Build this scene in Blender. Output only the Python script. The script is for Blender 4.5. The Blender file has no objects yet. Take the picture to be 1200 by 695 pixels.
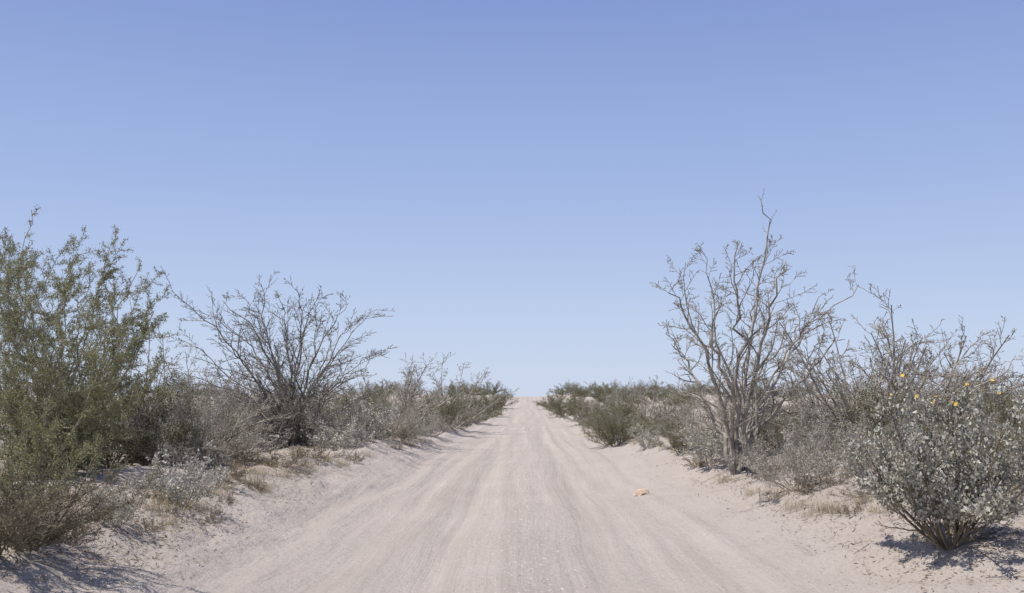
import bpy, math, random
import numpy as np
from mathutils import Vector, Matrix, Quaternion
R = random.Random(7)
NR = np.random.RandomState(11)
scene = bpy.context.scene
COL = scene.collection

# ------------------------------------------------------------------ camera
F = 35/36*1200
PITCH = math.radians(5.72)
CAMP = Vector((0, 0, 1.6))
cam_d = bpy.data.cameras.new("camera"); cam_d.lens = 35; cam_d.sensor_width = 36
cam_d.clip_end = 12000; cam_d.clip_start = 0.05
cam = bpy.data.objects.new("camera", cam_d); COL.objects.link(cam)
cam.location = CAMP; cam.rotation_euler = (math.pi/2+PITCH, 0, 0)
scene.camera = cam
fw = Vector((0, math.cos(PITCH), math.sin(PITCH))); up = Vector((0, -math.sin(PITCH), math.cos(PITCH)))
def ray(px, py):
    return Vector((1, 0, 0))*((px-600)/F) + up*(-(py-347.5)/F) + fw
def at(px, py, Y):
    d = ray(px, py); return CAMP + d*(Y/d.y)

# ------------------------------------------------------------------ terrain
def _h(ix, iy, s):
    v = np.sin(ix*127.1+iy*311.7+s*74.7)*43758.5453
    return v-np.floor(v)
def vn(x, y, s=0):
    x = np.asarray(x, float); y = np.asarray(y, float)
    ix = np.floor(x); iy = np.floor(y); fx = x-ix; fy = y-iy
    fx = fx*fx*(3-2*fx); fy = fy*fy*(3-2*fy)
    a = _h(ix, iy, s); b = _h(ix+1, iy, s); c = _h(ix, iy+1, s); d = _h(ix+1, iy+1, s)
    return (a*(1-fx)+b*fx)*(1-fy)+(c*(1-fx)+d*fx)*fy
def fbm(x, y, s=0, o=3):
    t = 0; a = .5; n = 0
    for i in range(o):
        t = t+a*(vn(x, y, s+i*3.1)-.5); n += a; a *= .5; x = x*2.03+5.2; y = y*2.03+1.7
    return t/n
def sm(a, b, x):
    t = np.clip((x-a)/(b-a), 0, 1); return t*t*(3-2*t)
def cx(y): return 0.0150*(np.asarray(y, float)-8)
def terr_u(u, y):
    u = np.asarray(u, float); y = np.asarray(y, float)
    x = u+cx(y); a = np.abs(u)
    side = np.where(u > 0, .1, -.2)
    w = fbm(y*.16+50*(u > 0), y*0+3, 5, 3)*0.8*sm(1.2, 2.2, a)
    ae = a+w
    z = 0.08*sm(1.95, 2.6, ae)
    ab_ = ae-side
    z = z+0.38*sm(2.3, 4.1, ab_)*(1-.65*sm(70, 125, y))
    z = z+0.055*np.exp(-((ae-2.0)/.17)**2)
    z = z+0.03*np.exp(-((ae-2.75)/.2)**2)*vn(y*.4, y*0, 15)
    mu = fbm(y*.05, y*0+9, 8, 2)*.4
    z = z-0.042*np.exp(-((np.abs(u+mu)-.80)/.2)**2)+0.020*np.exp(-((u+mu)/.22)**2)
    z = z-0.022*np.exp(-((np.abs(u+mu*1.5+.25)-1.45)/.14)**2)
    off = sm(2.9, 6, a)*(1-.6*sm(70, 125, y))
    z = z+fbm(x*.3, y*.3, 1, 3)*0.6*off
    z = z+fbm(x*1.3, y*1.3, 2, 3)*0.26*sm(2.2, 3.4, a)
    z = z+fbm(x*5, y*5, 3, 3)*(0.013+0.08*sm(1.9, 3.0, a))
    z = z+fbm(x*1.5, y*2.2, 13, 3)*0.02
    z = z+fbm((u+mu)*5, y*.2, 4, 2)*0.014*(1-sm(2, 3, a))
    z = z+1.56*sm(42, 124, y)-2.2*sm(132, 330, y)
    z = z+sm(80, 600, a)*fbm(x*.004, y*.004, 6, 3)*1.5
    return z
def terr(x, y): return terr_u(np.asarray(x, float)-cx(y), y)
def ground_at(px, py):
    d = ray(px, py); t = 3.0
    while t < 140:
        p = CAMP+d*t
        if p.z <= float(terr(p.x, p.y)): return p
        t += 0.05 if t < 60 else .5
    p = CAMP+d*118; return Vector((p.x, p.y, float(terr(p.x, p.y))))
def onground(x, y): return Vector((x, y, float(terr(x, y))))

# ------------------------------------------------------------------ material helpers
def newmat(name):
    m = bpy.data.materials.new(name); m.use_nodes = True
    nt = m.node_tree; nt.nodes.clear(); return m, nt, nt.nodes, nt.links
def ramp(N, stops):
    r = N.new('ShaderNodeValToRGB'); e = r.color_ramp.elements
    while len(e) < len(stops): e.new(.5)
    for k, (p, c) in zip(e, stops): k.position = p; k.color = (*c, 1)
    return r
def mat_leaf(name, stops, trans=.25, rough=.6):
    m, nt, N, L = newmat(name)
    out = N.new('ShaderNodeOutputMaterial'); at_ = N.new('ShaderNodeAttribute'); at_.attribute_name = "shade"
    oi = N.new('ShaderNodeObjectInfo')
    ma = N.new('ShaderNodeMath'); ma.operation = 'MULTIPLY_ADD'; ma.inputs[1].default_value = .3; 
    L.new(oi.outputs['Random'], ma.inputs[0])
    mb = N.new('ShaderNodeMath'); mb.operation = 'MULTIPLY_ADD'; mb.inputs[1].default_value = .7
    L.new(at_.outputs['Fac'], mb.inputs[0]); L.new(ma.outputs[0], mb.inputs[2]); ma.inputs[2].default_value = 0
    r = ramp(N, stops); L.new(mb.outputs[0], r.inputs[0])
    p = N.new('ShaderNodeBsdfPrincipled'); p.inputs['Roughness'].default_value = rough
    p.inputs['Specular IOR Level'].default_value = .2
    L.new(r.outputs[0], p.inputs['Base Color'])
    t = N.new('ShaderNodeBsdfTranslucent'); L.new(r.outputs[0], t.inputs[0])
    mx = N.new('ShaderNodeMixShader'); mx.inputs[0].default_value = trans
    L.new(p.outputs[0], mx.inputs[1]); L.new(t.outputs[0], mx.inputs[2]); L.new(mx.outputs[0], out.inputs[0])
    return m
def mat_bark(name, c1, c2, sc=9):
    m, nt, N, L = newmat(name)
    out = N.new('ShaderNodeOutputMaterial'); p = N.new('ShaderNodeBsdfPrincipled'); p.inputs['Roughness'].default_value = .85
    p.inputs['Specular IOR Level'].default_value = .2
    tc = N.new('ShaderNodeTexCoord'); n = N.new('ShaderNodeTexNoise'); n.inputs['Scale'].default_value = sc
    n.inputs['Detail'].default_value = 6
    L.new(tc.outputs['Object'], n.inputs[0])
    r = ramp(N, [(.35, c1), (.65, c2)]); L.new(n.outputs[0], r.inputs[0]); L.new(r.outputs[0], p.inputs['Base Color'])
    b = N.new('ShaderNodeBump'); b.inputs['Strength'].default_value = .4; b.inputs['Distance'].default_value = .01
    n2 = N.new('ShaderNodeTexNoise'); n2.inputs['Scale'].default_value = 60; L.new(tc.outputs['Object'], n2.inputs[0])
    L.new(n2.outputs[0], b.inputs['Height']); L.new(b.outputs[0], p.inputs['Normal'])
    L.new(p.outputs[0], out.inputs[0]); return m

M_bark_tree = mat_bark("weathered_grey_bark", (.17, .15, .125), (.46, .42, .36), 6)
M_bark_grey = mat_bark("grey_bark", (.21, .185, .15), (.45, .405, .345))
M_bark_dark = mat_bark("dark_bark", (.10, .087, .072), (.33, .30, .255))
M_bark_pale = mat_bark("pale_twig", (.29, .25, .20), (.52, .47, .40))
M_bark_brown = mat_bark("brown_twig", (.12, .095, .068), (.31, .26, .19))
M_green = mat_leaf("olive_leaf", [(0, (.115, .12, .055)), (.5, (.25, .255, .125)), (1, (.43, .42, .24))], .28)
M_dgreen = mat_leaf("dusty_olive_leaf", [(0, (.08, .085, .045)), (.5, (.20, .20, .115)), (1, (.37, .355, .235))])
M_silver = mat_leaf("silver_leaf", [(0, (.15, .145, .11)), (.4, (.42, .41, .345)), (1, (.78, .76, .68))], .12)
M_greyleaf = mat_leaf("dry_grey_leaf", [(0, (.20, .18, .145)), (.5, (.37, .34, .285)), (1, (.58, .54, .47))], .15)
M_brownleaf = mat_leaf("dry_brown_leaf", [(0, (.13, .095, .065)), (.5, (.29, .225, .16)), (1, (.46, .38, .30))], .15)
M_straw = mat_leaf("straw_leaf", [(0, (.07, .058, .04)), (.5, (.16, .135, .09)), (1, (.31, .27, .19))], .15)
M_grass = mat_leaf("dry_grass", [(0, (.26, .205, .12)), (.5, (.43, .365, .24)), (1, (.58, .51, .37))], .2)
M_flower = mat_leaf("yellow_flower", [(0, (.58, .34, .03)), (1, (.80, .54, .06))], .1)
M_stone = mat_leaf("pale_stone", [(0, (.40, .36, .33)), (.5, (.62, .58, .55)), (1, (.8, .78, .75))], 0)

# sand
def mat_sand(name):
    m, nt, N, L = newmat(name)
    out = N.new('ShaderNodeOutputMaterial'); p = N.new('ShaderNodeBsdfPrincipled')
    p.inputs['Roughness'].default_value = .95; p.inputs['Specular IOR Level'].default_value = .1
    tc = N.new('ShaderNodeTexCoord')
    def noise(src, scale, det=5, rough=.6, vec=None):
        n = N.new('ShaderNodeTexNoise'); n.inputs['Scale'].default_value = scale; n.inputs['Detail'].default_value = det
        n.inputs['Roughness'].default_value = rough
        if vec:
            mp = N.new('ShaderNodeMapping'); mp.inputs['Scale'].default_value = vec
            L.new(src, mp.inputs[0]); src = mp.outputs[0]
        L.new(src, n.inputs[0]); return n.outputs[0]
    def mix(a, b, fac, mode='MIX'):
        x = N.new('ShaderNodeMix'); x.data_type = 'RGBA'; x.blend_type = mode
        for s, v in ((6, a), (7, b)):
            if isinstance(v, tuple): x.inputs[s].default_value = (*v, 1)
            else: L.new(v, x.inputs[s])
        if isinstance(fac, float): x.inputs[0].default_value = fac
        else: L.new(fac, x.inputs[0])
        return x.outputs[2]
    def math_(op, a, b):
        x = N.new('ShaderNodeMath'); x.operation = op
        for s, v in ((0, a), (1, b)):
            if isinstance(v, (int, float)): x.inputs[s].default_value = v
            else: L.new(v, x.inputs[s])
        return x.outputs[0]
    O = tc.outputs['Object']; U = tc.outputs['UV']
    sx = N.new('ShaderNodeSeparateXYZ'); L.new(U, sx.inputs[0])
    wob = math_('MULTIPLY', math_('SUBTRACT', noise(U, 1, 2, .4, (.15, .08, 1)), .5), 1.1)
    uw = math_('ADD', sx.outputs[0], wob)
    cb = N.new('ShaderNodeCombineXYZ'); L.new(uw, cb.inputs[0]); L.new(sx.outputs[1], cb.inputs[1]); UW = cb.outputs[0]
    big = ramp(N, [(.3, (.400, .350, .312)), (.7, (.435, .385, .346))]); L.new(noise(O, .5, 4), big.inputs[0])
    c = big.outputs[0]
    fine = ramp(N, [(.3, (.83, .825, .82)), (.7, (1.12, 1.12, 1.12))]); L.new(noise(O, 26, 8, .8), fine.inputs[0])
    c = mix(c, fine.outputs[0], .85, 'MULTIPLY')
    ab = N.new('ShaderNodeMath'); ab.operation = 'ABSOLUTE'; L.new(sx.outputs[0], ab.inputs[0])
    mr = N.new('ShaderNodeMapRange'); mr.inputs[1].default_value = 2.7; mr.inputs[2].default_value = 1.6
    mr.inputs[3].default_value = 0.; mr.inputs[4].default_value = .85; L.new(ab.outputs[0], mr.inputs[0])
    st = ramp(N, [(.35, (.895, .89, .885)), (.5, (.98, .98, .98)), (.65, (1.08, 1.08, 1.08))]); L.new(noise(UW, 1, 2, .5, (2.4, .04, 1)), st.inputs[0])
    c = mix(c, st.outputs[0], mr.outputs[0], 'MULTIPLY')
    st2 = ramp(N, [(.35, (.95, .947, .945)), (.65, (1.04, 1.04, 1.04))]); L.new(noise(UW, 1, 5, .65, (9, .35, 1)), st2.inputs[0])
    c = mix(c, st2.outputs[0], mr.outputs[0], 'MULTIPLY')
    flv = noise(UW, 1, 3, .65, (20, 10, 1))
    ctr = N.new('ShaderNodeMapRange'); ctr.inputs[1].default_value = 0; ctr.inputs[2].default_value = .8; ctr.inputs[3].default_value = .08; ctr.inputs[4].default_value = 0
    L.new(math_('ABSOLUTE', math_('SUBTRACT', uw, .15), 0), ctr.inputs[0])
    fl = ramp(N, [(.67, (0, 0, 0)), (.72, (.75, .75, .75))]); L.new(math_('ADD', flv, ctr.outputs[0]), fl.inputs[0])
    c = mix(c, (.62, .58, .54), fl.outputs[0])
    mr2 = N.new('ShaderNodeMapRange'); mr2.inputs[1].default_value = 2.8; mr2.inputs[2].default_value = 4.8
    mr2.inputs[3].default_value = 0.; mr2.inputs[4].default_value = 1.; L.new(ab.outputs[0], mr2.inputs[0])
    lr = ramp(N, [(.47, (0, 0, 0)), (.60, (.7, .7, .7))]); L.new(noise(O, 1.3, 9, .8), lr.inputs[0])
    c = mix(c, (.28, .22, .17), math_('MULTIPLY', mr2.outputs[0], lr.outputs[0]))
    L.new(c, p.inputs['Base Color'])
    offr = N.new('ShaderNodeMapRange'); offr.inputs[1].default_value = 1.9; offr.inputs[2].default_value = 2.8
    offr.inputs[3].default_value = .9; offr.inputs[4].default_value = 2.0; L.new(ab.outputs[0], offr.inputs[0])
    h1 = noise(O, 9, 8, .7); h2 = math_('MULTIPLY', noise(UW, 1, 5, .6, (5, .16, 1)), 1.0); h3 = math_('MULTIPLY', noise(O, 2.6, 5, .6), offr.outputs[0])
    hh = math_('ADD', math_('ADD', h1, h2), h3)
    b = N.new('ShaderNodeBump'); b.inputs['Strength'].default_value = .85; b.inputs['Distance'].default_value = .05
    L.new(hh, b.inputs['Height']); L.new(b.outputs[0], p.inputs['Normal'])
    L.new(p.outputs[0], out.inputs[0]); return m
M_sand = mat_sand("pale_sand")

# ------------------------------------------------------------------ mesh helpers
def mesh_np(name, V, Fc, mat, shade=None, smooth=False):
    V = np.ascontiguousarray(V, dtype=np.float32); Fc = np.ascontiguousarray(Fc, dtype=np.int32)
    me = bpy.data.meshes.new(name); nf, k = Fc.shape
    me.vertices.add(len(V)); me.vertices.foreach_set("co", V.ravel())
    me.loops.add(nf*k); me.loops.foreach_set("vertex_index", Fc.ravel())
    me.polygons.add(nf); me.polygons.foreach_set("loop_start", np.arange(nf, dtype=np.int32)*k)
    if smooth: me.polygons.foreach_set("use_smooth", np.ones(nf, dtype=bool))
    me.update(calc_edges=True)
    if shade is not None:
        a = me.attributes.new("shade", 'FLOAT', 'POINT'); a.data.foreach_set("value", np.ascontiguousarray(shade, dtype=np.float32))
    me.materials.append(mat); return me
def link(o): COL.objects.link(o); return o

def grow_axis(start, stop, d0, g, dmax):
    v = [start]; d = d0
    while v[-1] < stop: v.append(v[-1]+d); d = min(d*g, dmax)
    return v
ys = np.array([-40, -25, -15, -8, -3]+grow_axis(0, 4000, .07, 1.006, 400))
pos = grow_axis(2.5, 3500, .06, 1.035, 400)
uroad = np.linspace(-2.5, 2.5, 92)
def sheet(us):
    Ug, Yg = np.meshgrid(us, ys); Z = terr_u(Ug, Yg)
    V = np.stack([Ug+cx(Yg), Yg, Z], -1).reshape(-1, 3)
    n = len(us); mrows = len(ys)
    i = (np.arange(mrows-1)[:, None]*n+np.arange(n-1)[None, :]).ravel()
    return V, np.stack([i, i+1, i+1+n, i+n], -1), Ug.ravel(), Yg.ravel()
def add_sheet(name, sheets):
    Vs, Fs, us_, ys_ = [], [], [], []; off = 0
    for s in sheets:
        V, Fc, a, b = s; Vs.append(V); Fs.append(Fc+off); off += len(V); us_.append(a); ys_.append(b)
    V = np.concatenate(Vs); Fc = np.concatenate(Fs); u_ = np.concatenate(us_); y_ = np.concatenate(ys_)
    me = mesh_np(name, V, Fc, M_sand, smooth=True)
    uv = me.uv_layers.new(name="UVMap"); li = Fc.ravel()
    uv.data.foreach_set("uv", np.stack([u_[li], y_[li]], -1).astype(np.float32).ravel())
    o = link(bpy.data.objects.new(name, me)); o["kind"] = "structure"; return o
g = add_sheet("ground", [sheet(np.array(pos)), sheet(-np.array(pos)[::-1])])
g["label"] = "pale sandy desert ground with scattered litter"; g["category"] = "ground"
r_ = add_sheet("road", [sheet(uroad)])
r_["label"] = "pale rutted sand road running to the horizon"; r_["category"] = "road"

# ------------------------------------------------------------------ plants
def rv():
    return Vector((R.gauss(0, 1), R.gauss(0, 1), R.gauss(0, 1)))
def kids(pl, pts, rad, lev, c, L):
    if lev >= c['max']: return
    n = c['kids'][lev]; n = max(1, int(round(n*R.uniform(.7, 1.3))))
    m = len(pts)-1; t0 = c.get('t0', .25)
    for k in range(n):
        t = min(t0+(1-t0)*((k+R.random())/n), .999); i = int(t*m); f = t*m-i
        p = pts[i].lerp(pts[i+1], f); d = (pts[i+1]-pts[i]).normalized()
        a = math.radians(c['ang'][lev]*R.uniform(.6, 1.35))
        ax = d.cross(rv()).normalized(); dd = Quaternion(ax, a) @ d
        if dd.z < c.get('zmin', -.2): dd.z = abs(dd.z)*.5; dd.normalize()
        ln = L*c['ratio'][lev]*R.uniform(.5, 1.25)*(1-c.get('tl', .65)*t)
        rr = (rad[i]*(1-f)+rad[i+1]*f)*c.get('rk', .6)
        grow(pl, p, dd, ln, max(rr, c['rmin']), lev+1, c)
def grow(pl, p, d, L, r, lev, c):
    n = c['segs'][lev]; st = L/n; pts = [p.copy()]; rad = [r]; w = c['wander'][lev]; tr = c['trop'][lev]
    for i in range(n):
        d = (d+rv()*w+Vector((0, 0, tr))).normalized(); p = p+d*st; pts.append(p)
        rad.append(max(r*(1-(i+1)/n*.65), c['rmin']*.7))
    pl.append((pts, rad, lev)); kids(pl, pts, rad, lev, c, L)
def guided(pl, way, r, c, jit=.04, n=14):
    W = [way[0]]+way+[way[-1]+(way[-1]-way[-2])*.5]; pts = []
    ns = len(way)-1
    for k in range(n+1):
        t = k/n*ns; i = min(int(t), ns-1); f = t-i
        a, b, cc, d = W[i], W[i+1], W[i+2], W[i+3]
        p = .5*((2*b)+(cc-a)*f+(2*a-5*b+4*cc-d)*f*f+(3*b-a-3*cc+d)*f**3)
        if k: p = p+rv()*jit
        pts.append(p)
    rad = [max(r*(1-(k/n)**.75*.84), c['rmin']) for k in range(n+1)]
    pl.append((pts, rad, 0)); L = sum((pts[i+1]-pts[i]).length for i in range(n)); kids(pl, pts, rad, 0, c, L*.75)
def tubes(name, pl, mat):
    VV = []; FF = []; off = 0
    for pts, rad, lev in pl:
        k = 6 if rad[0] > .02 else (4 if rad[0] > .007 else 3)
        P = np.array(pts); n = len(P); T = np.gradient(P, axis=0); T /= (np.linalg.norm(T, axis=1, keepdims=True)+1e-9)
        ref = np.array([.31, .12, .05]) if abs(T[0, 2]) > .8 else np.array([0, 0, 1.])
        A = np.cross(T, ref); A /= (np.linalg.norm(A, axis=1, keepdims=True)+1e-9); B = np.cross(T, A)
        th = np.arange(k)/k*2*math.pi; rr = np.array(rad)[:, None, None]
        V = P[:, None, :]+rr*(A[:, None, :]*np.cos(th)[None, :, None]+B[:, None, :]*np.sin(th)[None, :, None])
        VV.append(V.reshape(-1, 3))
        i = (np.arange(n-1)[:, None]*k+np.arange(k)[None, :]).ravel(); j = (np.arange(n-1)[:, None]*k+((np.arange(k)+1) % k)[None, :]).ravel()
        FF.append(np.stack([i, j, j+k, i+k], -1)+off); off += n*k
    return mesh_np(name, np.concatenate(VV), np.concatenate(FF), mat, smooth=True)
def leaf_points(pl, minlev, count, spread):
    segs = []; w = []
    for pts, rad, lev in pl:
        if lev < minlev: continue
        for a, b in zip(pts[:-1], pts[1:]):
            segs.append((a[:], b[:])); w.append((b-a).length)
    S = np.array(segs); w = np.array(w); w /= w.sum()
    idx = NR.choice(len(S), count, p=w); t = NR.rand(count, 1)
    return S[idx, 0]*(1-t)+S[idx, 1]*t+NR.randn(count, 3)*spread
def leaves(name, P, size, mat, aspect=.5, upb=.3, var=.35, clump=1.2):
    n = len(P); D = NR.randn(n, 3); D[:, 2] += upb; D /= np.linalg.norm(D, axis=1, keepdims=True)
    Q = NR.randn(n, 3); S = np.cross(D, Q); S /= np.linalg.norm(S, axis=1, keepdims=True); Nn = np.cross(D, S)
    s = size*np.clip(1+NR.randn(n)*var, .4, 1.8)[:, None]
    a = P; tip = P+D*s; m1 = P+D*s*.5+S*s*aspect*.5+Nn*s*.12; m2 = P+D*s*.5-S*s*aspect*.5+Nn*s*.12
    V = np.stack([a, m1, tip, m2], 1).reshape(-1, 3); i = np.arange(n)*4
    Fc = np.stack([i, i+1, i+2, i+3], -1)
    c = vn(P[:, 0]/clump*3+7, P[:, 1]/clump*3+P[:, 2]/clump*3*1.3, 3)
    sh = np.clip(.5*c+.55*NR.rand(n), 0, 1)
    return mesh_np(name, V, Fc, mat, shade=np.repeat(sh, 4))
def flower(p, size):
    V = []; Fc = []
    nrm = (rv()*.4+Vector((0, -.5, 1))).normalized(); a = nrm.orthogonal().normalized(); b = nrm.cross(a); p = Vector(p); V.append(p[:])
    for k in range(8):
        t = k/8*2*math.pi; d = a*math.cos(t)+b*math.sin(t); e = nrm.cross(d); o = len(V)
        V += [(p+d*size*.6+e*size*.28)[:], (p+d*size+nrm*size*.15)[:], (p+d*size*.6-e*size*.28)[:]]; Fc.append((0, o, o+1, o+2))
    return mesh_np("flower", np.array(V), np.array(Fc), M_flower, shade=NR.rand(len(V)))
def thing(name, label, cat, loc, parts, group=None, rot=0, sc=1.0, scz=None, tilt=0):
    e = link(bpy.data.objects.new(name, None)); e.empty_display_size = .2
    e.location = loc; e.rotation_euler = (tilt, 0, rot); e.scale = (sc, sc, sc if scz is None else scz)
    e["label"] = label; e["category"] = cat
    if group: e["group"] = group
    for pn, me in parts:
        o = link(bpy.data.objects.new(pn, me)); o.parent = e
    return e

C_tree = dict(max=3, kids=[14, 7, 4], ratio=[.33, .50, .5], ang=[44, 52, 55], wander=[.09, .15, .19, .2], trop=[.03, .02, .0, .0], segs=[10, 6, 4, 3], rmin=.0050, rk=.62, t0=.18, tl=.6)
C_barel = dict(max=3, kids=[13, 7, 4], ratio=[.38, .50, .48], ang=[38, 46, 50], wander=[.06, .09, .13, .14], trop=[.0, .0, .0, .0], segs=[9, 6, 4, 3], rmin=.0052, rk=.64, t0=.08, tl=.6)
C_bare = dict(max=3, kids=[10, 5, 3], ratio=[.40, .52, .5], ang=[40, 48, 50], wander=[.08, .13, .16, .17], trop=[.0, .01, .01, .0], segs=[9, 6, 4, 3], rmin=.0042, rk=.58, t0=.1, tl=.5)
C_green = dict(max=3, kids=[15, 8, 4], ratio=[.36, .42, .38], ang=[38, 48, 58], wander=[.05, .06, .09, .10], trop=[.0, .01, .0, .0], segs=[9, 5, 4, 3], rmin=.0042, rk=.5, t0=.04, tl=.45)
C_dense = dict(max=3, kids=[7, 5, 4], ratio=[.5, .5, .5], ang=[38, 42, 45], wander=[.12, .16, .18, .2], trop=[.03, .05, .03, .02], segs=[6, 5, 4, 3], rmin=.0026, rk=.55, t0=.12, tl=.45)

def dome(H, spread, nst, r, c, lean=(0, 0), z0=-.03, br=.06):
    pl = []
    for k in range(nst):
        az = k/nst*2*math.pi+R.uniform(-.5, .5); el = math.radians(spread)*math.sqrt(R.uniform(.02, 1))
        d = Vector((math.cos(az)*math.sin(el)+lean[0], math.sin(az)*math.sin(el)+lean[1], math.cos(el))).normalized()
        p = Vector((math.cos(az)*br*R.random(), math.sin(az)*br*R.random(), z0))
        grow(pl, p, d, H*R.uniform(.7, 1.05)*(1-.15*math.sin(el)), r*R.uniform(.6, 1), 0, c)
    return pl
def guided_plant(base, ways, r, c, jit=.04, n=14, br=.05, dy=0):
    pl = []
    for wy in ways:
        pts = [Vector((R.gauss(0, br), R.gauss(0, br), -.06))]
        for q, (x, y, dz) in enumerate(wy): pts.append(at(x, y+dy*(q+1)/len(wy), base.y+dz)-base)
        guided(pl, pts, r*R.uniform(.6, 1.05), c, jit, n)
    return pl

# --- big bare tree beside the road
b = ground_at(864, 553)
ways = [
 [(850, 490, -.1), (822, 410, -.5), (800, 365, -.8), (782, 335, -1)],
 [(856, 470, .2), (842, 395, .3), (834, 345, .5), (822, 290, .7)],
 [(866, 460, -.1), (868, 385, -.2), (860, 335, -.4), (862, 285, -.6)],
 [(872, 460, .2), (880, 385, .3), (890, 335, .4), (896, 290, .3)],
 [(875, 480, -.3), (890, 405, -.7), (906, 352, -1.1), (922, 308, -1.3)],
 [(885, 490, .2), (915, 435, .6), (955, 378, 1.0), (1005, 335, 1.2)],
 [(888, 505, -.2), (925, 462, -.6), (958, 425, -1), (982, 395, -1.3)],
 [(845, 505, .3), (820, 455, .8), (800, 420, 1.2), (785, 392, 1.4)],
 [(868, 470, .8), (885, 420, 1.5), (900, 375, 1.9), (928, 335, 2.1)],
 [(858, 480, -.6), (848, 430, -1.3), (835, 385, -1.7), (845, 350, -1.9)],
 [(880, 500, -.5), (905, 440, -1.), (938, 392, -1.2), (962, 350, -1.3)],
 [(850, 500, .3), (832, 430, .5), (810, 370, .3), (803, 310, .1)],
 [(878, 490, .6), (895, 430, 1.), (925, 390, 1.2), (945, 370, 1.3)]]
pl = guided_plant(b, ways, .048, C_tree, jit=.042, n=14)
C_lead = dict(C_tree); C_lead.update(kids=[8, 2, 1], ratio=[.13, .4, .4])
wy = [(873, 460, .1), (882, 380, .2), (891, 320, .3), (903, 275, .3), (896, 250, .2), (889, 228, .2)]
guided(pl, [Vector((0, 0, -.06))]+[at(x, y, b.y+dz)-b for x, y, dz in wy], .032, C_lead, .025, 18)
trunk = [q for q in pl if q[2] == 0]; crown = [q for q in pl if q[2] > 0]
thing("bare_tree", "tall leafless grey many-stemmed tree on the sandy bank", "tree", b,
      [("trunk", tubes("trunk", trunk, M_bark_tree)), ("crown", tubes("crown", crown, M_bark_tree))])

# --- wide bare shrub, other side
b = ground_at(348, 522)
W0 = [
 [(325, 480, 0), (285, 425, -.3), (245, 380, -.5), (200, 340, -.7)],
 [(330, 470, .4), (300, 415, .8), (268, 385, 1.1), (232, 362, 1.3)],
 [(335, 460, -.3), (315, 405, -.7), (298, 370, -1.), (283, 345, -1.2)],
 [(342, 450, .2), (335, 405, .5), (332, 370, .8), (325, 345, 1.)],
 [(350, 450, 0), (352, 405, -.2), (352, 370, -.4), (348, 340, -.5)],
 [(356, 460, -.4), (372, 410, -.8), (390, 380, -1), (405, 358, -1.2)],
 [(362, 465, .3), (388, 425, .6), (412, 392, .9), (440, 360, 1.2)],
 [(370, 480, -.1), (398, 445, -.2), (422, 425, -.5), (448, 408, -.6)],
 [(320, 495, -.4), (285, 470, -.8), (250, 450, -1.1), (210, 435, -1.4)],
 [(366, 495, -.5), (385, 465, -1.1), (405, 440, -1.5), (430, 428, -1.7)],
 [(325, 500, .4), (290, 485, .8), (255, 470, 1.1), (222, 465, 1.4)],
 [(370, 500, .4), (400, 480, .8), (425, 465, 1.1), (450, 455, 1.2)],
 [(345, 490, -.8), (335, 455, -1.5), (315, 425, -1.9), (300, 392, -2)],
 [(340, 480, 1), (322, 440, 1.8), (305, 410, 2.2), (290, 390, 2.5)],
 [(360, 480, 1), (372, 440, 1.8), (385, 405, 2.2), (378, 375, 2.5)],
 [(335, 490, -.2), (305, 450, -.6), (270, 412, -.8), (255, 388, -1)],
 [(325, 490, .5), (280, 450, .8), (240, 415, 1.), (208, 395, 1.2)],
 [(350, 490, -.5), (360, 440, -.9), (370, 400, -1.1), (368, 362, -1.3)],
 [(345, 490, .5), (325, 440, .9), (312, 400, 1.), (302, 362, 1.2)],
 [(350, 500, -.6), (365, 475, -1.1), (385, 455, -1.4), (400, 430, -1.6)],
 [(330, 500, -.6), (305, 480, -1.1), (285, 460, -1.4), (265, 440, -1.6)],
 [(355, 480, .2), (380, 435, .4), (398, 400, .5), (420, 375, .6)],
 [(340, 485, -.3), (322, 435, -.4), (300, 390, -.6), (262, 352, -.7)],
 [(350, 485, .3), (345, 430, .6), (358, 385, .7), (375, 345, .9)],
 [(345, 485, .1), (330, 440, .2), (310, 380, .3), (308, 335, .4)],
 [(310, 505, .1), (270, 495, .2), (240, 480, .3), (205, 455, .4)]]
pl = guided_plant(b, W0, .042, C_barel, jit=.035, br=.28)
LP = leaf_points(pl, 2, 36000, .03); LP = LP[LP[:, 2] < .7+.75*NR.rand(len(LP))]
thing("bare_shrub", "wide leafless dark grey shrub with fanned stems", "shrub", b,
      [("branches", tubes("branches", pl, M_bark_dark)), ("foliage", leaves("foliage", LP, .030, M_greyleaf))])

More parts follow.
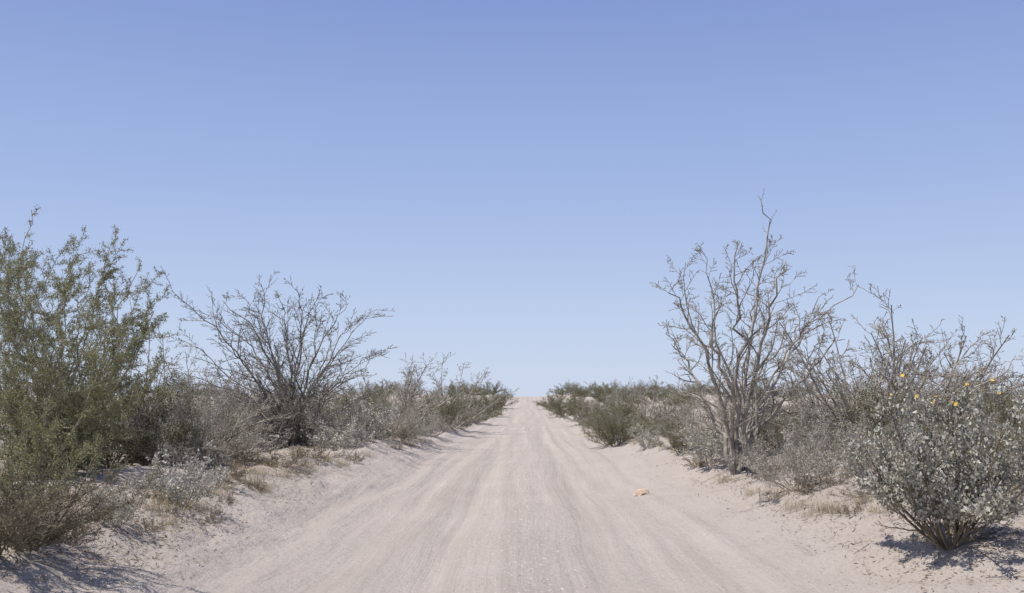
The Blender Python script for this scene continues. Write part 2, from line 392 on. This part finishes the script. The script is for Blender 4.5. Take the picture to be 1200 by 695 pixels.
# --- large olive shrub
b = ground_at(70, 560)
ways = [
 [(50, 480, 0), (30, 400, -.3), (18, 340, -.5), (30, 290, -.6)],
 [(62, 470, .4), (50, 400, .8), (48, 350, 1.1), (58, 312, 1.2)],
 [(80, 480, -.2), (95, 400, -.5), (112, 345, -.8), (128, 300, -1)],
 [(95, 490, .3), (120, 430, .7), (142, 380, 1), (158, 330, 1.2)],
 [(100, 500, -.3), (135, 455, -.7), (158, 410, -1), (176, 360, -1.2)],
 [(30, 500, -.3), (-10, 430, -.8), (-40, 370, -1.1), (-50, 320, -1.4)],
 [(40, 490, .5), (10, 430, 1), (-15, 370, 1.4), (-5, 315, 1.8)],
 [(70, 480, -.8), (75, 420, -1.3), (72, 365, -1.7), (85, 318, -2)],
 [(100, 510, .6), (135, 480, 1.1), (165, 450, 1.5), (192, 415, 1.8)],
 [(60, 500, -.9), (40, 450, -1.6), (20, 390, -2), (0, 325, -2.2)],
 [(85, 505, -.8), (110, 465, -1.3), (130, 420, -1.7), (150, 385, -2)],
 [(95, 530, -.5), (125, 505, -.9), (150, 475, -1.2), (170, 450, -1.5)],
 [(80, 530, -.7), (90, 500, -1.3), (100, 460, -1.8), (108, 410, -2.2)],
 [(40, 530, -.6), (5, 500, -1.2), (-25, 470, -1.5), (-50, 430, -1.8)],
 [(50, 530, -.8), (35, 500, -1.5), (20, 480, -2), (0, 440, -2.3)],
 [(75, 490, .3), (85, 420, .5), (92, 360, .6), (105, 312, .8)],
 [(60, 490, -.4), (45, 420, -.9), (30, 350, -1.1), (12, 305, -1.3)],
 [(90, 500, -.6), (115, 450, -1), (125, 390, -1.2), (138, 345, -1.3)],
 [(60, 520, -1), (50, 490, -1.8), (60, 450, -2.2), (70, 400, -2.5)],
 [(30, 510, -.8), (0, 460, -1.4), (-20, 410, -1.8), (-30, 360, -2)],
 [(70, 500, .8), (90, 450, 1.2), (110, 400, 1.5), (125, 350, 1.7)],
 [(65, 490, -.2), (60, 420, -.3), (70, 360, -.4), (75, 305, -.5)],
 [(45, 490, .2), (15, 430, .3), (5, 380, .4), (10, 320, .5)],
 [(50, 500, .6), (30, 450, 1), (35, 390, 1.2), (25, 330, 1.4)],
 [(85, 510, .2), (115, 480, .3), (130, 440, .4), (155, 400, .5)]]
pl = guided_plant(b, ways, .030, C_green, jit=.035, br=.25, dy=10)
C_sh = dict(C_green); C_sh.update(kids=[20, 3, 2], ratio=[.11, .5, .4], ang=[45, 45, 45])
for wy in ([(55, 480, 0), (38, 400, -.2), (25, 320, -.3), (38, 246, -.3)], [(80, 480, 0), (105, 380, -.2), (122, 320, -.3), (138, 268, -.3)], [(90, 480, .3), (120, 400, .4), (150, 345, .5), (165, 304, .6)], [(30, 480, .3), (10, 400, .4), (-2, 330, .5), (6, 280, .6)],
           [(70, 480, .3), (75, 400, .4), (82, 330, .5), (88, 290, .6)], [(100, 500, .3), (140, 430, .4), (172, 370, .5), (190, 340, .6)]):
    guided(pl, [Vector((0, 0, -.06))]+[at(x, y, b.y+dz)-b for x, y, dz in wy], .018, C_sh, .025, 16)
P = leaf_points(pl, 1, 215000, .015)
thing("olive_shrub", "large olive-green thorny shrub with tiny leaves on sand", "shrub", b,
      [("branches", tubes("branches", pl, M_bark_grey)), ("foliage", leaves("foliage", P, .022, M_green, .38, clump=1.6))])

# --- near green bush with straw base
C_nb = dict(C_green); C_nb.update(kids=[9, 5, 3], rmin=.0028)
b = ground_at(0, 642)
pl = dome(1.12, 72, 42, .010, C_nb, br=.25)
P = leaf_points(pl, 1, 60000, .016); keep = (P[:, 2] > .34+.3*NR.rand(len(P)))
P1 = P[keep]; P2 = P[~keep]
thing("olive_bush", "low olive bush with dead dark twiggy base", "bush", b,
      [("branches", tubes("branches", pl, M_bark_brown)), ("foliage", leaves("foliage", P1, .016, M_green, .4)),
       ("dead_foliage", leaves("dead_foliage", P2, .022, M_straw, .22))])

# --- silver leaved bush with yellow flowers
b = ground_at(1114, 640)
C_s = dict(C_dense); C_s.update(kids=[9, 5, 3], rmin=.003, zmin=-.25, ratio=[.40, .5, .5], t0=.1, tl=.5)
pl = []
nst = 26
for k in range(nst):
    az = k*2.39996; el = math.radians(58)*math.sqrt((k+.5)/nst)
    d = Vector((math.cos(az)*math.sin(el), math.sin(az)*math.sin(el), math.cos(el)))
    grow(pl, Vector((math.cos(az)*.06, math.sin(az)*.06, -.03)), d, 1.20*R.uniform(.9, 1.03)*(1-.12*math.sin(el)), .018*R.uniform(.6, 1), 0, C_s)
P = leaf_points(pl, 1, 19000, .022); P = P[P[:, 2] > .16+.14*NR.rand(len(P))]
fl = []
for q in range(17):
    xq = R.uniform(-.55, .55); c_ = P[(np.abs(P[:, 0]-xq) < .07) & (P[:, 1] < .3)]
    if len(c_) < 10: continue
    c_ = c_[np.argsort(-c_[:, 2])]; fl.append(c_[R.randrange(0, 25)]+np.array([0, -.01, .02]))
stalk = []
for q in fl: stalk.append(([Vector(q)-Vector((R.gauss(0, .02), R.gauss(0, .02), .16)), Vector(q)-Vector((0, 0, .05)), Vector(q)], [.003, .0025, .002], 3))
thing("silver_bush", "rounded silver-leaved bush with small yellow flowers", "bush", b,
      [("branches", tubes("branches", pl+stalk, M_bark_brown)), ("foliage", leaves("foliage", P, .033, M_silver, .62, .4, clump=.45))]+[("flower", flower(q, .021)) for q in fl], sc=.88, scz=1.14)

# ------------------------------------------------------------------ prototypes
def proto(kind, seed):
    global R, NR
    R = random.Random(seed); NR = np.random.RandomState(seed)
    if kind == 'bare':
        pl = dome(2.0, 66, 16, .020, C_bare, lean=(R.uniform(-.1, .1), 0), br=.15); P = leaf_points(pl, 2, 1200, .01)
        r = [("branches", tubes("branches", pl, M_bark_grey)), ("foliage", leaves("foliage", P, .02, M_greyleaf))]
    if kind == 'grey':
        pl = dome(1.05, 74, 18, .011, C_dense, br=.15); P = leaf_points(pl, 2, 8000, .02)
        r = [("branches", tubes("branches", pl, M_bark_pale)), ("foliage", leaves("foliage", P, .021, M_greyleaf))]
    if kind == 'green':
        pl = dome(1.25, 76, 22, .013, C_dense, br=.2); P = leaf_points(pl, 1, 18000, .03)
        r = [("branches", tubes("branches", pl, M_bark_brown)), ("foliage", leaves("foliage", P, .023, M_dgreen, .45))]
    if kind == 'silver':
        pl = dome(.8, 66, 13, .010, C_dense, br=.1); P = leaf_points(pl, 2, 3800, .02)
        r = [("branches", tubes("branches", pl, M_bark_pale)), ("foliage", leaves("foliage", P, .028, M_silver, .5))]
    if kind == 'dead':
        pl = dome(.5, 84, 16, .006, C_dense, br=.2); P = leaf_points(pl, 2, 1100, .02)
        r = [("branches", tubes("branches", pl, M_bark_brown)), ("foliage", leaves("foliage", P, .016, M_brownleaf))]
    H = float(np.percentile([q.z for pts, _, _ in pl for q in pts], 99.3))
    return r, H
def grass(seed, n=150, H=.2):
    rr = np.random.RandomState(seed); base = rr.randn(n, 3)*np.array([.11, .1, 0]); az = rr.rand(n)*6.28; ln = rr.uniform(.03, .18, n); h = H*rr.uniform(.2, 1, n)
    d = np.stack([np.cos(az), np.sin(az), 0*az], 1); s = np.stack([-np.sin(az), np.cos(az), 0*az], 1)*.0018
    m = base+d*(ln*.35)[:, None]+np.array([0, 0, 1])*(h*.6)[:, None]; t = base+d*(ln*1.2)[:, None]+np.array([0, 0, 1])*h[:, None]
    base = base+np.array([0, 0, -.02])
    V = np.stack([base-s, base+s, m+s, m-s, t+s*.3, t-s*.3], 1).reshape(-1, 3); i = np.arange(n)*6
    Fc = np.concatenate([np.stack([i, i+1, i+2, i+3], -1), np.stack([i+3, i+2, i+4, i+5], -1)])
    return mesh_np("grass_blades", V, Fc, M_grass, shade=np.repeat(rr.rand(n), 6))
PR = {k: [proto(k, 100+17*i+j*7) for i in range(3)] for j, k in enumerate(['bare', 'grey', 'green', 'silver', 'dead'])}
R = random.Random(21); NR = np.random.RandomState(21)
GR = [grass(5+i) for i in range(4)]
INFO = {
 'bare': ("bare_shrub", "leafless grey shrub with thin upright twigs", "shrub", "leafless shrubs in the desert scrub"),
 'grey': ("dry_shrub", "dense dry grey twiggy shrub on sand", "shrub", "dry grey shrubs beside the sand road"),
 'green': ("green_bush", "dusty grey-olive rounded bush on sand", "bush", "olive bushes in the desert scrub"),
 'silver': ("silver_shrub", "small pale silver-leaved shrub on sand", "shrub", "silver-leaved shrubs on the road bank"),
 'dead': ("dead_shrub", "low dead brown twiggy shrub", "shrub", "dead brown shrubs on the sandy bank")}
count = 0
def put(kind, loc, h, wide=1.0, tilt=0):
    global count
    nm, lb, ct, gp = INFO[kind]; v, H0 = R.choice(PR[kind]); s = h/H0
    loc = Vector(loc)-Vector((0, 0, .02)); count += 1
    return thing(nm, lb, ct, loc, v, gp, R.uniform(0, 6.28), s*wide, s, tilt)
placed = []
def putpx(kind, px, py, hpx, wide=1.0):
    p = ground_at(px, py); h = hpx/F*p.y; placed.append((p.x, p.y))
    return put(kind, p, h, wide)

for a in [
 ('bare', 1015, 525, 168, 1.1), ('bare', 1080, 515, 138, 1.2), ('bare', 1195, 525, 135, 1.2), ('bare', 1040, 510, 125, 1.2), ('bare', 965, 520, 105, 1.2), ('bare', 1140, 515, 110, 1.2), 
 ('green', 1010, 530, 80, 1.1), ('grey', 960, 540, 75, 1), ('green', 1050, 520, 68, 1.2), ('grey', 985, 515, 65, 1.1), ('grey', 1120, 530, 65, 1.1),
 ('grey', 935, 574, 85, 1.0), ('grey', 985, 560, 70, 1), ('grey', 905, 552, 60, 1), ('silver', 835, 545, 50, 1), ('grey', 800, 520, 45, 1), 
 ('green', 1170, 560, 80, 1), ('grey', 1060, 545, 75, 1.), ('green', 1200, 530, 85, 1.2), ('grey', 1190, 575, 60, 1.1), ('green', 915, 530, 60, 1.1), ('grey', 860, 535, 50, 1.1),
 ('bare', 757, 498, 52, 1.3), ('green', 720, 522, 44, 1), ('green', 780, 510, 44, 1.1), ('grey', 830, 525, 55, 1), ('grey', 700, 505, 34, 1), ('silver', 760, 525, 28, 1), ('bare', 810, 510, 58, 1.1), 
 ('green', 685, 497, 34, 1.1), ('green', 664, 488, 28, 1.1), ('green', 650, 479, 20, 1.1), ('grey', 740, 512, 34, 1.2), ('green', 800, 530, 38, 1.1), ('green', 725, 503, 38, 1.1), ('green', 702, 494, 32, 1.2), 
 ('bare', 240, 535, 115, .9), ('bare', 175, 540, 165, .9), ('grey', 245, 530, 85, 1), ('silver', 215, 590, 66, .9), ('silver', 135, 614, 50, .9), ('grey', 262, 540, 70, 1.1), ('grey', 225, 550, 72, 1.0),
 ('green', 130, 545, 110, 1), ('grey', 300, 522, 65, 1), ('grey', 395, 520, 58, 1), ('silver', 430, 518, 50, 1), ('grey', 450, 515, 48, 1.1), ('grey', 420, 510, 55, 1.), ('grey', 190, 545, 75, 1.0), ('grey', 270, 520, 75, 1.1), ('green', 210, 530, 80, 1.1), ('grey', 350, 515, 60, 1.1),
 ('bare', 465, 508, 90, 1.0), ('bare', 530, 500, 78, 1.0), ('green', 400, 510, 55, 1.1),
 ('grey', 505, 510, 38, 1), ('silver', 480, 512, 38, 1), ('grey', 540, 502, 34, 1.1), ('green', 553, 494, 34, 1), ('green', 569, 487, 28, 1), ('green', 583, 478, 22, 1.2), ('green', 515, 503, 44, 1.1), ('grey', 470, 516, 38, 1.2), ('silver', 400, 526, 35, 1.2),
 ('dead', 300, 575, 18, 1.2), ('dead', 330, 545, 20, 1.2), ('dead', 415, 540, 16, 1), ('dead', 270, 560, 22, 1.2), ('dead', 1180, 600, 30, 1.2), ('dead', 900, 560, 18, 1), ('dead', 105, 590, 34, 1),
 ('dead', 290, 545, 22, 1.4), ('dead', 370, 535, 18, 1.4), ('dead', 245, 570, 24, 1.3), ('dead', 960, 575, 20, 1.3), ('dead', 1030, 580, 24, 1.3), ('dead', 820, 545, 14, 1.4),
 ('dead', 350, 555, 14, 1.3), ('dead', 265, 590, 16, 1.1), ('dead', 170, 620, 20, 1.3), ('dead', 1000, 600, 16, 1.3), ('dead', 235, 610, 18, 1.2), ('dead', 75, 635, 30, 1.3), ('dead', 195, 585, 24, 1.3)]:
    putpx(*a)
# crest bushes and scrub along the rise
for (u, y, k, h) in [(-4.2, 112, 'green', 1.6), (-5.8, 104, 'green', 1.5), (4.3, 112, 'green', 1.4), (6.4, 118, 'green', 1.5), (9.5, 114, 'green', 1.5), (5.2, 94, 'green', 1.3), (7.8, 104, 'green', 1.5),
                     (12.5, 106, 'green', 1.6), (17, 100, 'grey', 1.5), (10, 92, 'bare', 1.8), (14, 86, 'green', 1.4), (20, 110, 'green', 1.8), (25, 104, 'green', 1.8), (31, 112, 'green', 2.0), (18, 80, 'green', 1.5), (8, 80, 'green', 1.2), (11, 72, 'green', 1.3), (15, 112, 'green', 1.7),
                     (-8, 115, 'green', 1.6), (-12, 108, 'grey', 1.5), (-16, 114, 'green', 1.7), (-21, 106, 'grey', 1.6), (-27, 112, 'green', 1.9), (-35, 106, 'green', 2.0)]:
    x = u+float(cx(y)); placed.append((x, y)); put(k, onground(x, y), h, 1.25)
n = 0; tries = 0
while n < 115 and tries < 8000:
    tries += 1
    sgn = R.choice((-1, 1)); y = 17+(R.random()**1.2)*105
    if R.random() < .4: u = 4.6+(R.random()**1.1)*(3+y*.07)
    else: u = 6+R.random()*(y*.5)
    x = sgn*u+float(cx(y))
    if abs(x) > y*.56+2: continue
    if y < 24 and u < 8: continue
    if any((x-a)**2+(y-b_)**2 < (1.5+y*.014)**2 for a, b_ in placed): continue
    placed.append((x, y))
    k = R.choices(['bare', 'grey', 'green', 'silver'], [.16, .30, .44, .10])[0]
    h = {'bare': R.uniform(1.3, 2.4), 'grey': R.uniform(.6, 1.2), 'green': R.uniform(.8, 1.6), 'silver': R.uniform(.6, 1.0)}[k]
    if y > 60: h *= .8
    put(k, onground(x, y), h, R.uniform(.9, 1.3)); n += 1
for (px, py, s) in [(290, 568, 1), (310, 575, .8), (190, 600, 1.2), (480, 522, 1.2), (465, 525, 1), (495, 518, 1), (1180, 590, 1.4), (1195, 575, 1.4), (950, 605, .8), (935, 598, .8), (965, 598, .7), (400, 545, 1),
                    (380, 540, 1), (350, 535, 1), (430, 535, 1), (250, 580, .9), (820, 545, 1), (790, 530, 1), (1010, 590, .8), (880, 580, .7), (690, 512, 1.2), (745, 520, 1), (530, 505, 1.2), (60, 625, 1.1), (120, 600, 1), (160, 570, 1), (330, 560, .8), (1150, 600, 1),
                    (275, 550, 1), (300, 555, 1), (320, 548, .9), (360, 548, .8), (980, 600, .7), (1030, 600, .8), (910, 585, .8), (850, 565, .7), (200, 615, .7), (230, 598, .8)]:
    p = ground_at(px, py); e = thing("grass_tuft", "small tuft of dry yellow grass in sand", "grass", p, [("blades", R.choice(GR))], "dry grass tufts on the sandy bank", R.uniform(0, 6), s*R.uniform(.7, 1.2))

# ------------------------------------------------------------------ pebbles, litter, debris
def pebbles():
    rr = np.random.RandomState(3); n = 3000
    y = 5+rr.rand(n)**1.6*50; u = rr.randn(n)*2.4; u = np.where(rr.rand(n) < .3, rr.uniform(-8, 8, n), u); u = np.where(rr.rand(n) < .28, rr.randn(n)*.35+.1, u); x = u+cx(y); z = terr(x, y)
    oc = np.array([[1, 0, 0], [0, 1, 0], [-1, 0, 0], [0, -1, 0], [0, 0, .3], [0, 0, -.3]]); fc = np.array([[0, 1, 4], [1, 2, 4], [2, 3, 4], [3, 0, 4], [1, 0, 5], [2, 1, 5], [3, 2, 5], [0, 3, 5]])
    s = np.minimum(np.exp(rr.randn(n)*.45)*.0070, .015); J = rr.uniform(.6, 1.4, (n, 6, 3))
    a = rr.rand(n)*6.28; rot = np.stack([np.cos(a), -np.sin(a), 0*a, np.sin(a), np.cos(a), 0*a, 0*a, 0*a, 1+0*a], -1).reshape(n, 3, 3)
    V = np.einsum('nij,nkj->nki', rot, oc[None]*J)*s[:, None, None]+np.stack([x, y, z+s*.15], -1)[:, None, :]
    Fc = (fc[None]+np.arange(n)[:, None, None]*6).reshape(-1, 3)
    o = link(bpy.data.objects.new("pebbles", mesh_np("pebbles", V.reshape(-1, 3), Fc, M_stone, shade=np.repeat(rr.rand(n), 6)))); o["kind"] = "stuff"
    o["label"] = "scattered pale pebbles and shell fragments on sand"; o["category"] = "pebbles"
pebbles()
def litter():
    rr = np.random.RandomState(4); n = 52000
    cs = [(300, 535), (340, 528), (270, 545), (240, 560), (200, 600), (150, 605), (90, 600), (390, 535), (60, 640), (870, 560), (930, 580), (900, 570), (1108, 640), (1150, 625), (1000, 565), (330, 560), (180, 575), (30, 650), (450, 522), (760, 530), (230, 540), (120, 580), (800, 540),
          (250, 600), (130, 640), (310, 580), (960, 600), (1040, 610), (1180, 650), (370, 550), (840, 560), (100, 660), (160, 630)]
    C = np.array([ground_at(*c)[:2] for c in cs]); k = rr.randint(0, len(C), n)
    xy = C[k]+rr.randn(n, 2)*np.array([.6, .7])
    u = xy[:, 0]-cx(xy[:, 1]); keep = np.abs(u) > 2.6+.8*rr.rand(n); xy = xy[keep]; z = terr(xy[:, 0], xy[:, 1])+.006
    P = np.column_stack([xy, z]); D = rr.randn(len(P), 3); D[:, 2] *= .25; D /= np.linalg.norm(D, axis=1, keepdims=True)
    S = np.cross(D, rr.randn(len(P), 3)*.4+np.array([0, 0, 1])); S /= np.linalg.norm(S, axis=1, keepdims=True)
    s = (.015+.05*rr.rand(len(P))**3)[:, None]; V = np.stack([P, P+D*s*.5+S*s*.13, P+D*s, P+D*s*.5-S*s*.13], 1).reshape(-1, 3); i = np.arange(len(P))*4
    o = link(bpy.data.objects.new("leaf_litter", mesh_np("leaf_litter", V, np.stack([i, i+1, i+2, i+3], -1), M_brownleaf, shade=np.repeat(rr.rand(len(P)), 4)))); o["kind"] = "stuff"
    o["label"] = "dry brown leaf and twig litter under the shrubs"; o["category"] = "leaf litter"
    global R
    R = random.Random(77); pl = []
    for q in range(420):
        c = C[R.randrange(len(C))]; x = c[0]+R.gauss(0, .5); y = c[1]+R.gauss(0, .6)
        if abs(x-float(cx(y))) < 3.2: continue
        a = R.uniform(0, 6.28); ln = R.uniform(.08, .28); pts = []
        for t in (0, .35, .7, 1):
            xx = x+math.cos(a)*ln*t+R.gauss(0, .012); yy = y+math.sin(a)*ln*t+R.gauss(0, .012)
            pts.append(Vector((xx, yy, float(terr(xx, yy))+.006)))
        pl.append((pts, [.0035, .003, .0025, .002], 3))
    o = link(bpy.data.objects.new("fallen_twigs", tubes("fallen_twigs", pl, M_bark_brown))); o["kind"] = "stuff"
    o["label"] = "fallen dry twigs scattered over the sandy banks"; o["category"] = "twigs"
litter()
def scrap():
    m, nt, N, L = newmat("tan_cardboard"); out = N.new('ShaderNodeOutputMaterial'); p = N.new('ShaderNodeBsdfPrincipled'); p.inputs['Roughness'].default_value = .8
    n = N.new('ShaderNodeTexNoise'); n.inputs['Scale'].default_value = 9; tc = N.new('ShaderNodeTexCoord'); L.new(tc.outputs['Object'], n.inputs[0])
    r = ramp(N, [(.4, (.50, .33, .22)), (.6, (.62, .50, .39))]); L.new(n.outputs[0], r.inputs[0]); L.new(r.outputs[0], p.inputs['Base Color']); L.new(p.outputs[0], out.inputs[0])
    g_ = 14; t = np.linspace(-1, 1, g_); A, B = np.meshgrid(t, t)
    rad = np.sqrt(A**2+B**2); X = A*.115*(1+fbm(A*2+3, B*2, 3, 2)*.5); Y = B*.085*(1+fbm(A*2, B*2+7, 4, 2)*.6)
    Z = .10*np.clip(1-rad**2*.75, -.05, 1)+.05*fbm(A*3, B*3, 12, 3)+.03*(A > .2)*(A-.2)
    V = np.stack([X, Y, Z], -1).reshape(-1, 3); i = (np.arange(g_-1)[:, None]*g_+np.arange(g_-1)).ravel()
    me = mesh_np("scrap", V, np.stack([i, i+1, i+1+g_, i+g_], -1), m)
    o = link(bpy.data.objects.new("crumpled_scrap", me)); o.location = ground_at(752, 580); o.rotation_euler = (0, 0, .4)
    md = o.modifiers.new("thick", 'SOLIDIFY'); md.thickness = .004
    o["label"] = "crumpled tan cardboard scrap lying on the road"; o["category"] = "litter"
scrap()

# ------------------------------------------------------------------ light
sv = Vector((-.40, -.08, 1)).normalized()
el = math.asin(sv.z); az = math.atan2(sv.x, sv.y)
w = bpy.data.worlds.new("World"); scene.world = w; w.use_nodes = True
nt = w.node_tree; nt.nodes.clear(); N = nt.nodes; L = nt.links
sky = N.new('ShaderNodeTexSky'); sky.sky_type = 'NISHITA'; sky.sun_disc = False; sky.sun_elevation = el; sky.sun_rotation = az
sky.air_density = 1.0; sky.dust_density = .3; sky.ozone_density = 2.0
bg = N.new('ShaderNodeBackground'); bg.inputs[1].default_value = .1
tc = N.new('ShaderNodeTexCoord'); sx = N.new('ShaderNodeSeparateXYZ'); L.new(tc.outputs['Generated'], sx.inputs[0])
rp = ramp(N, [(0, (.61, .70, .885)), (.06, (.55, .655, .875)), (.2, (.39, .505, .81)), (.38, (.245, .34, .68)), (1, (.14, .18, .34))])
L.new(sx.outputs['Z'], rp.inputs[0])
sc_ = N.new('ShaderNodeVectorMath'); sc_.operation = 'SCALE'; sc_.inputs['Scale'].default_value = 10; L.new(rp.outputs[0], sc_.inputs[0])
mx = N.new('ShaderNodeMix'); mx.data_type = 'RGBA'; mx.inputs[0].default_value = .88
L.new(sky.outputs[0], mx.inputs[6]); L.new(sc_.outputs[0], mx.inputs[7])
L.new(mx.outputs[2], bg.inputs[0]); wo = N.new('ShaderNodeOutputWorld'); L.new(bg.outputs[0], wo.inputs[0])
sd = bpy.data.lights.new("sun", 'SUN'); sd.energy = 5.0; sd.angle = math.radians(.5); sd.color = (1, .955, .885)
so = link(bpy.data.objects.new("sun", sd)); so.rotation_euler = (-sv).to_track_quat('-Z', 'Y').to_euler(); so.location = (0, 0, 30)
scene.view_settings.view_transform = 'Standard'; scene.view_settings.look = 'None'; scene.view_settings.exposure = 0
print("plants", count, "tris", sum(len(m.polygons) for m in bpy.data.meshes))
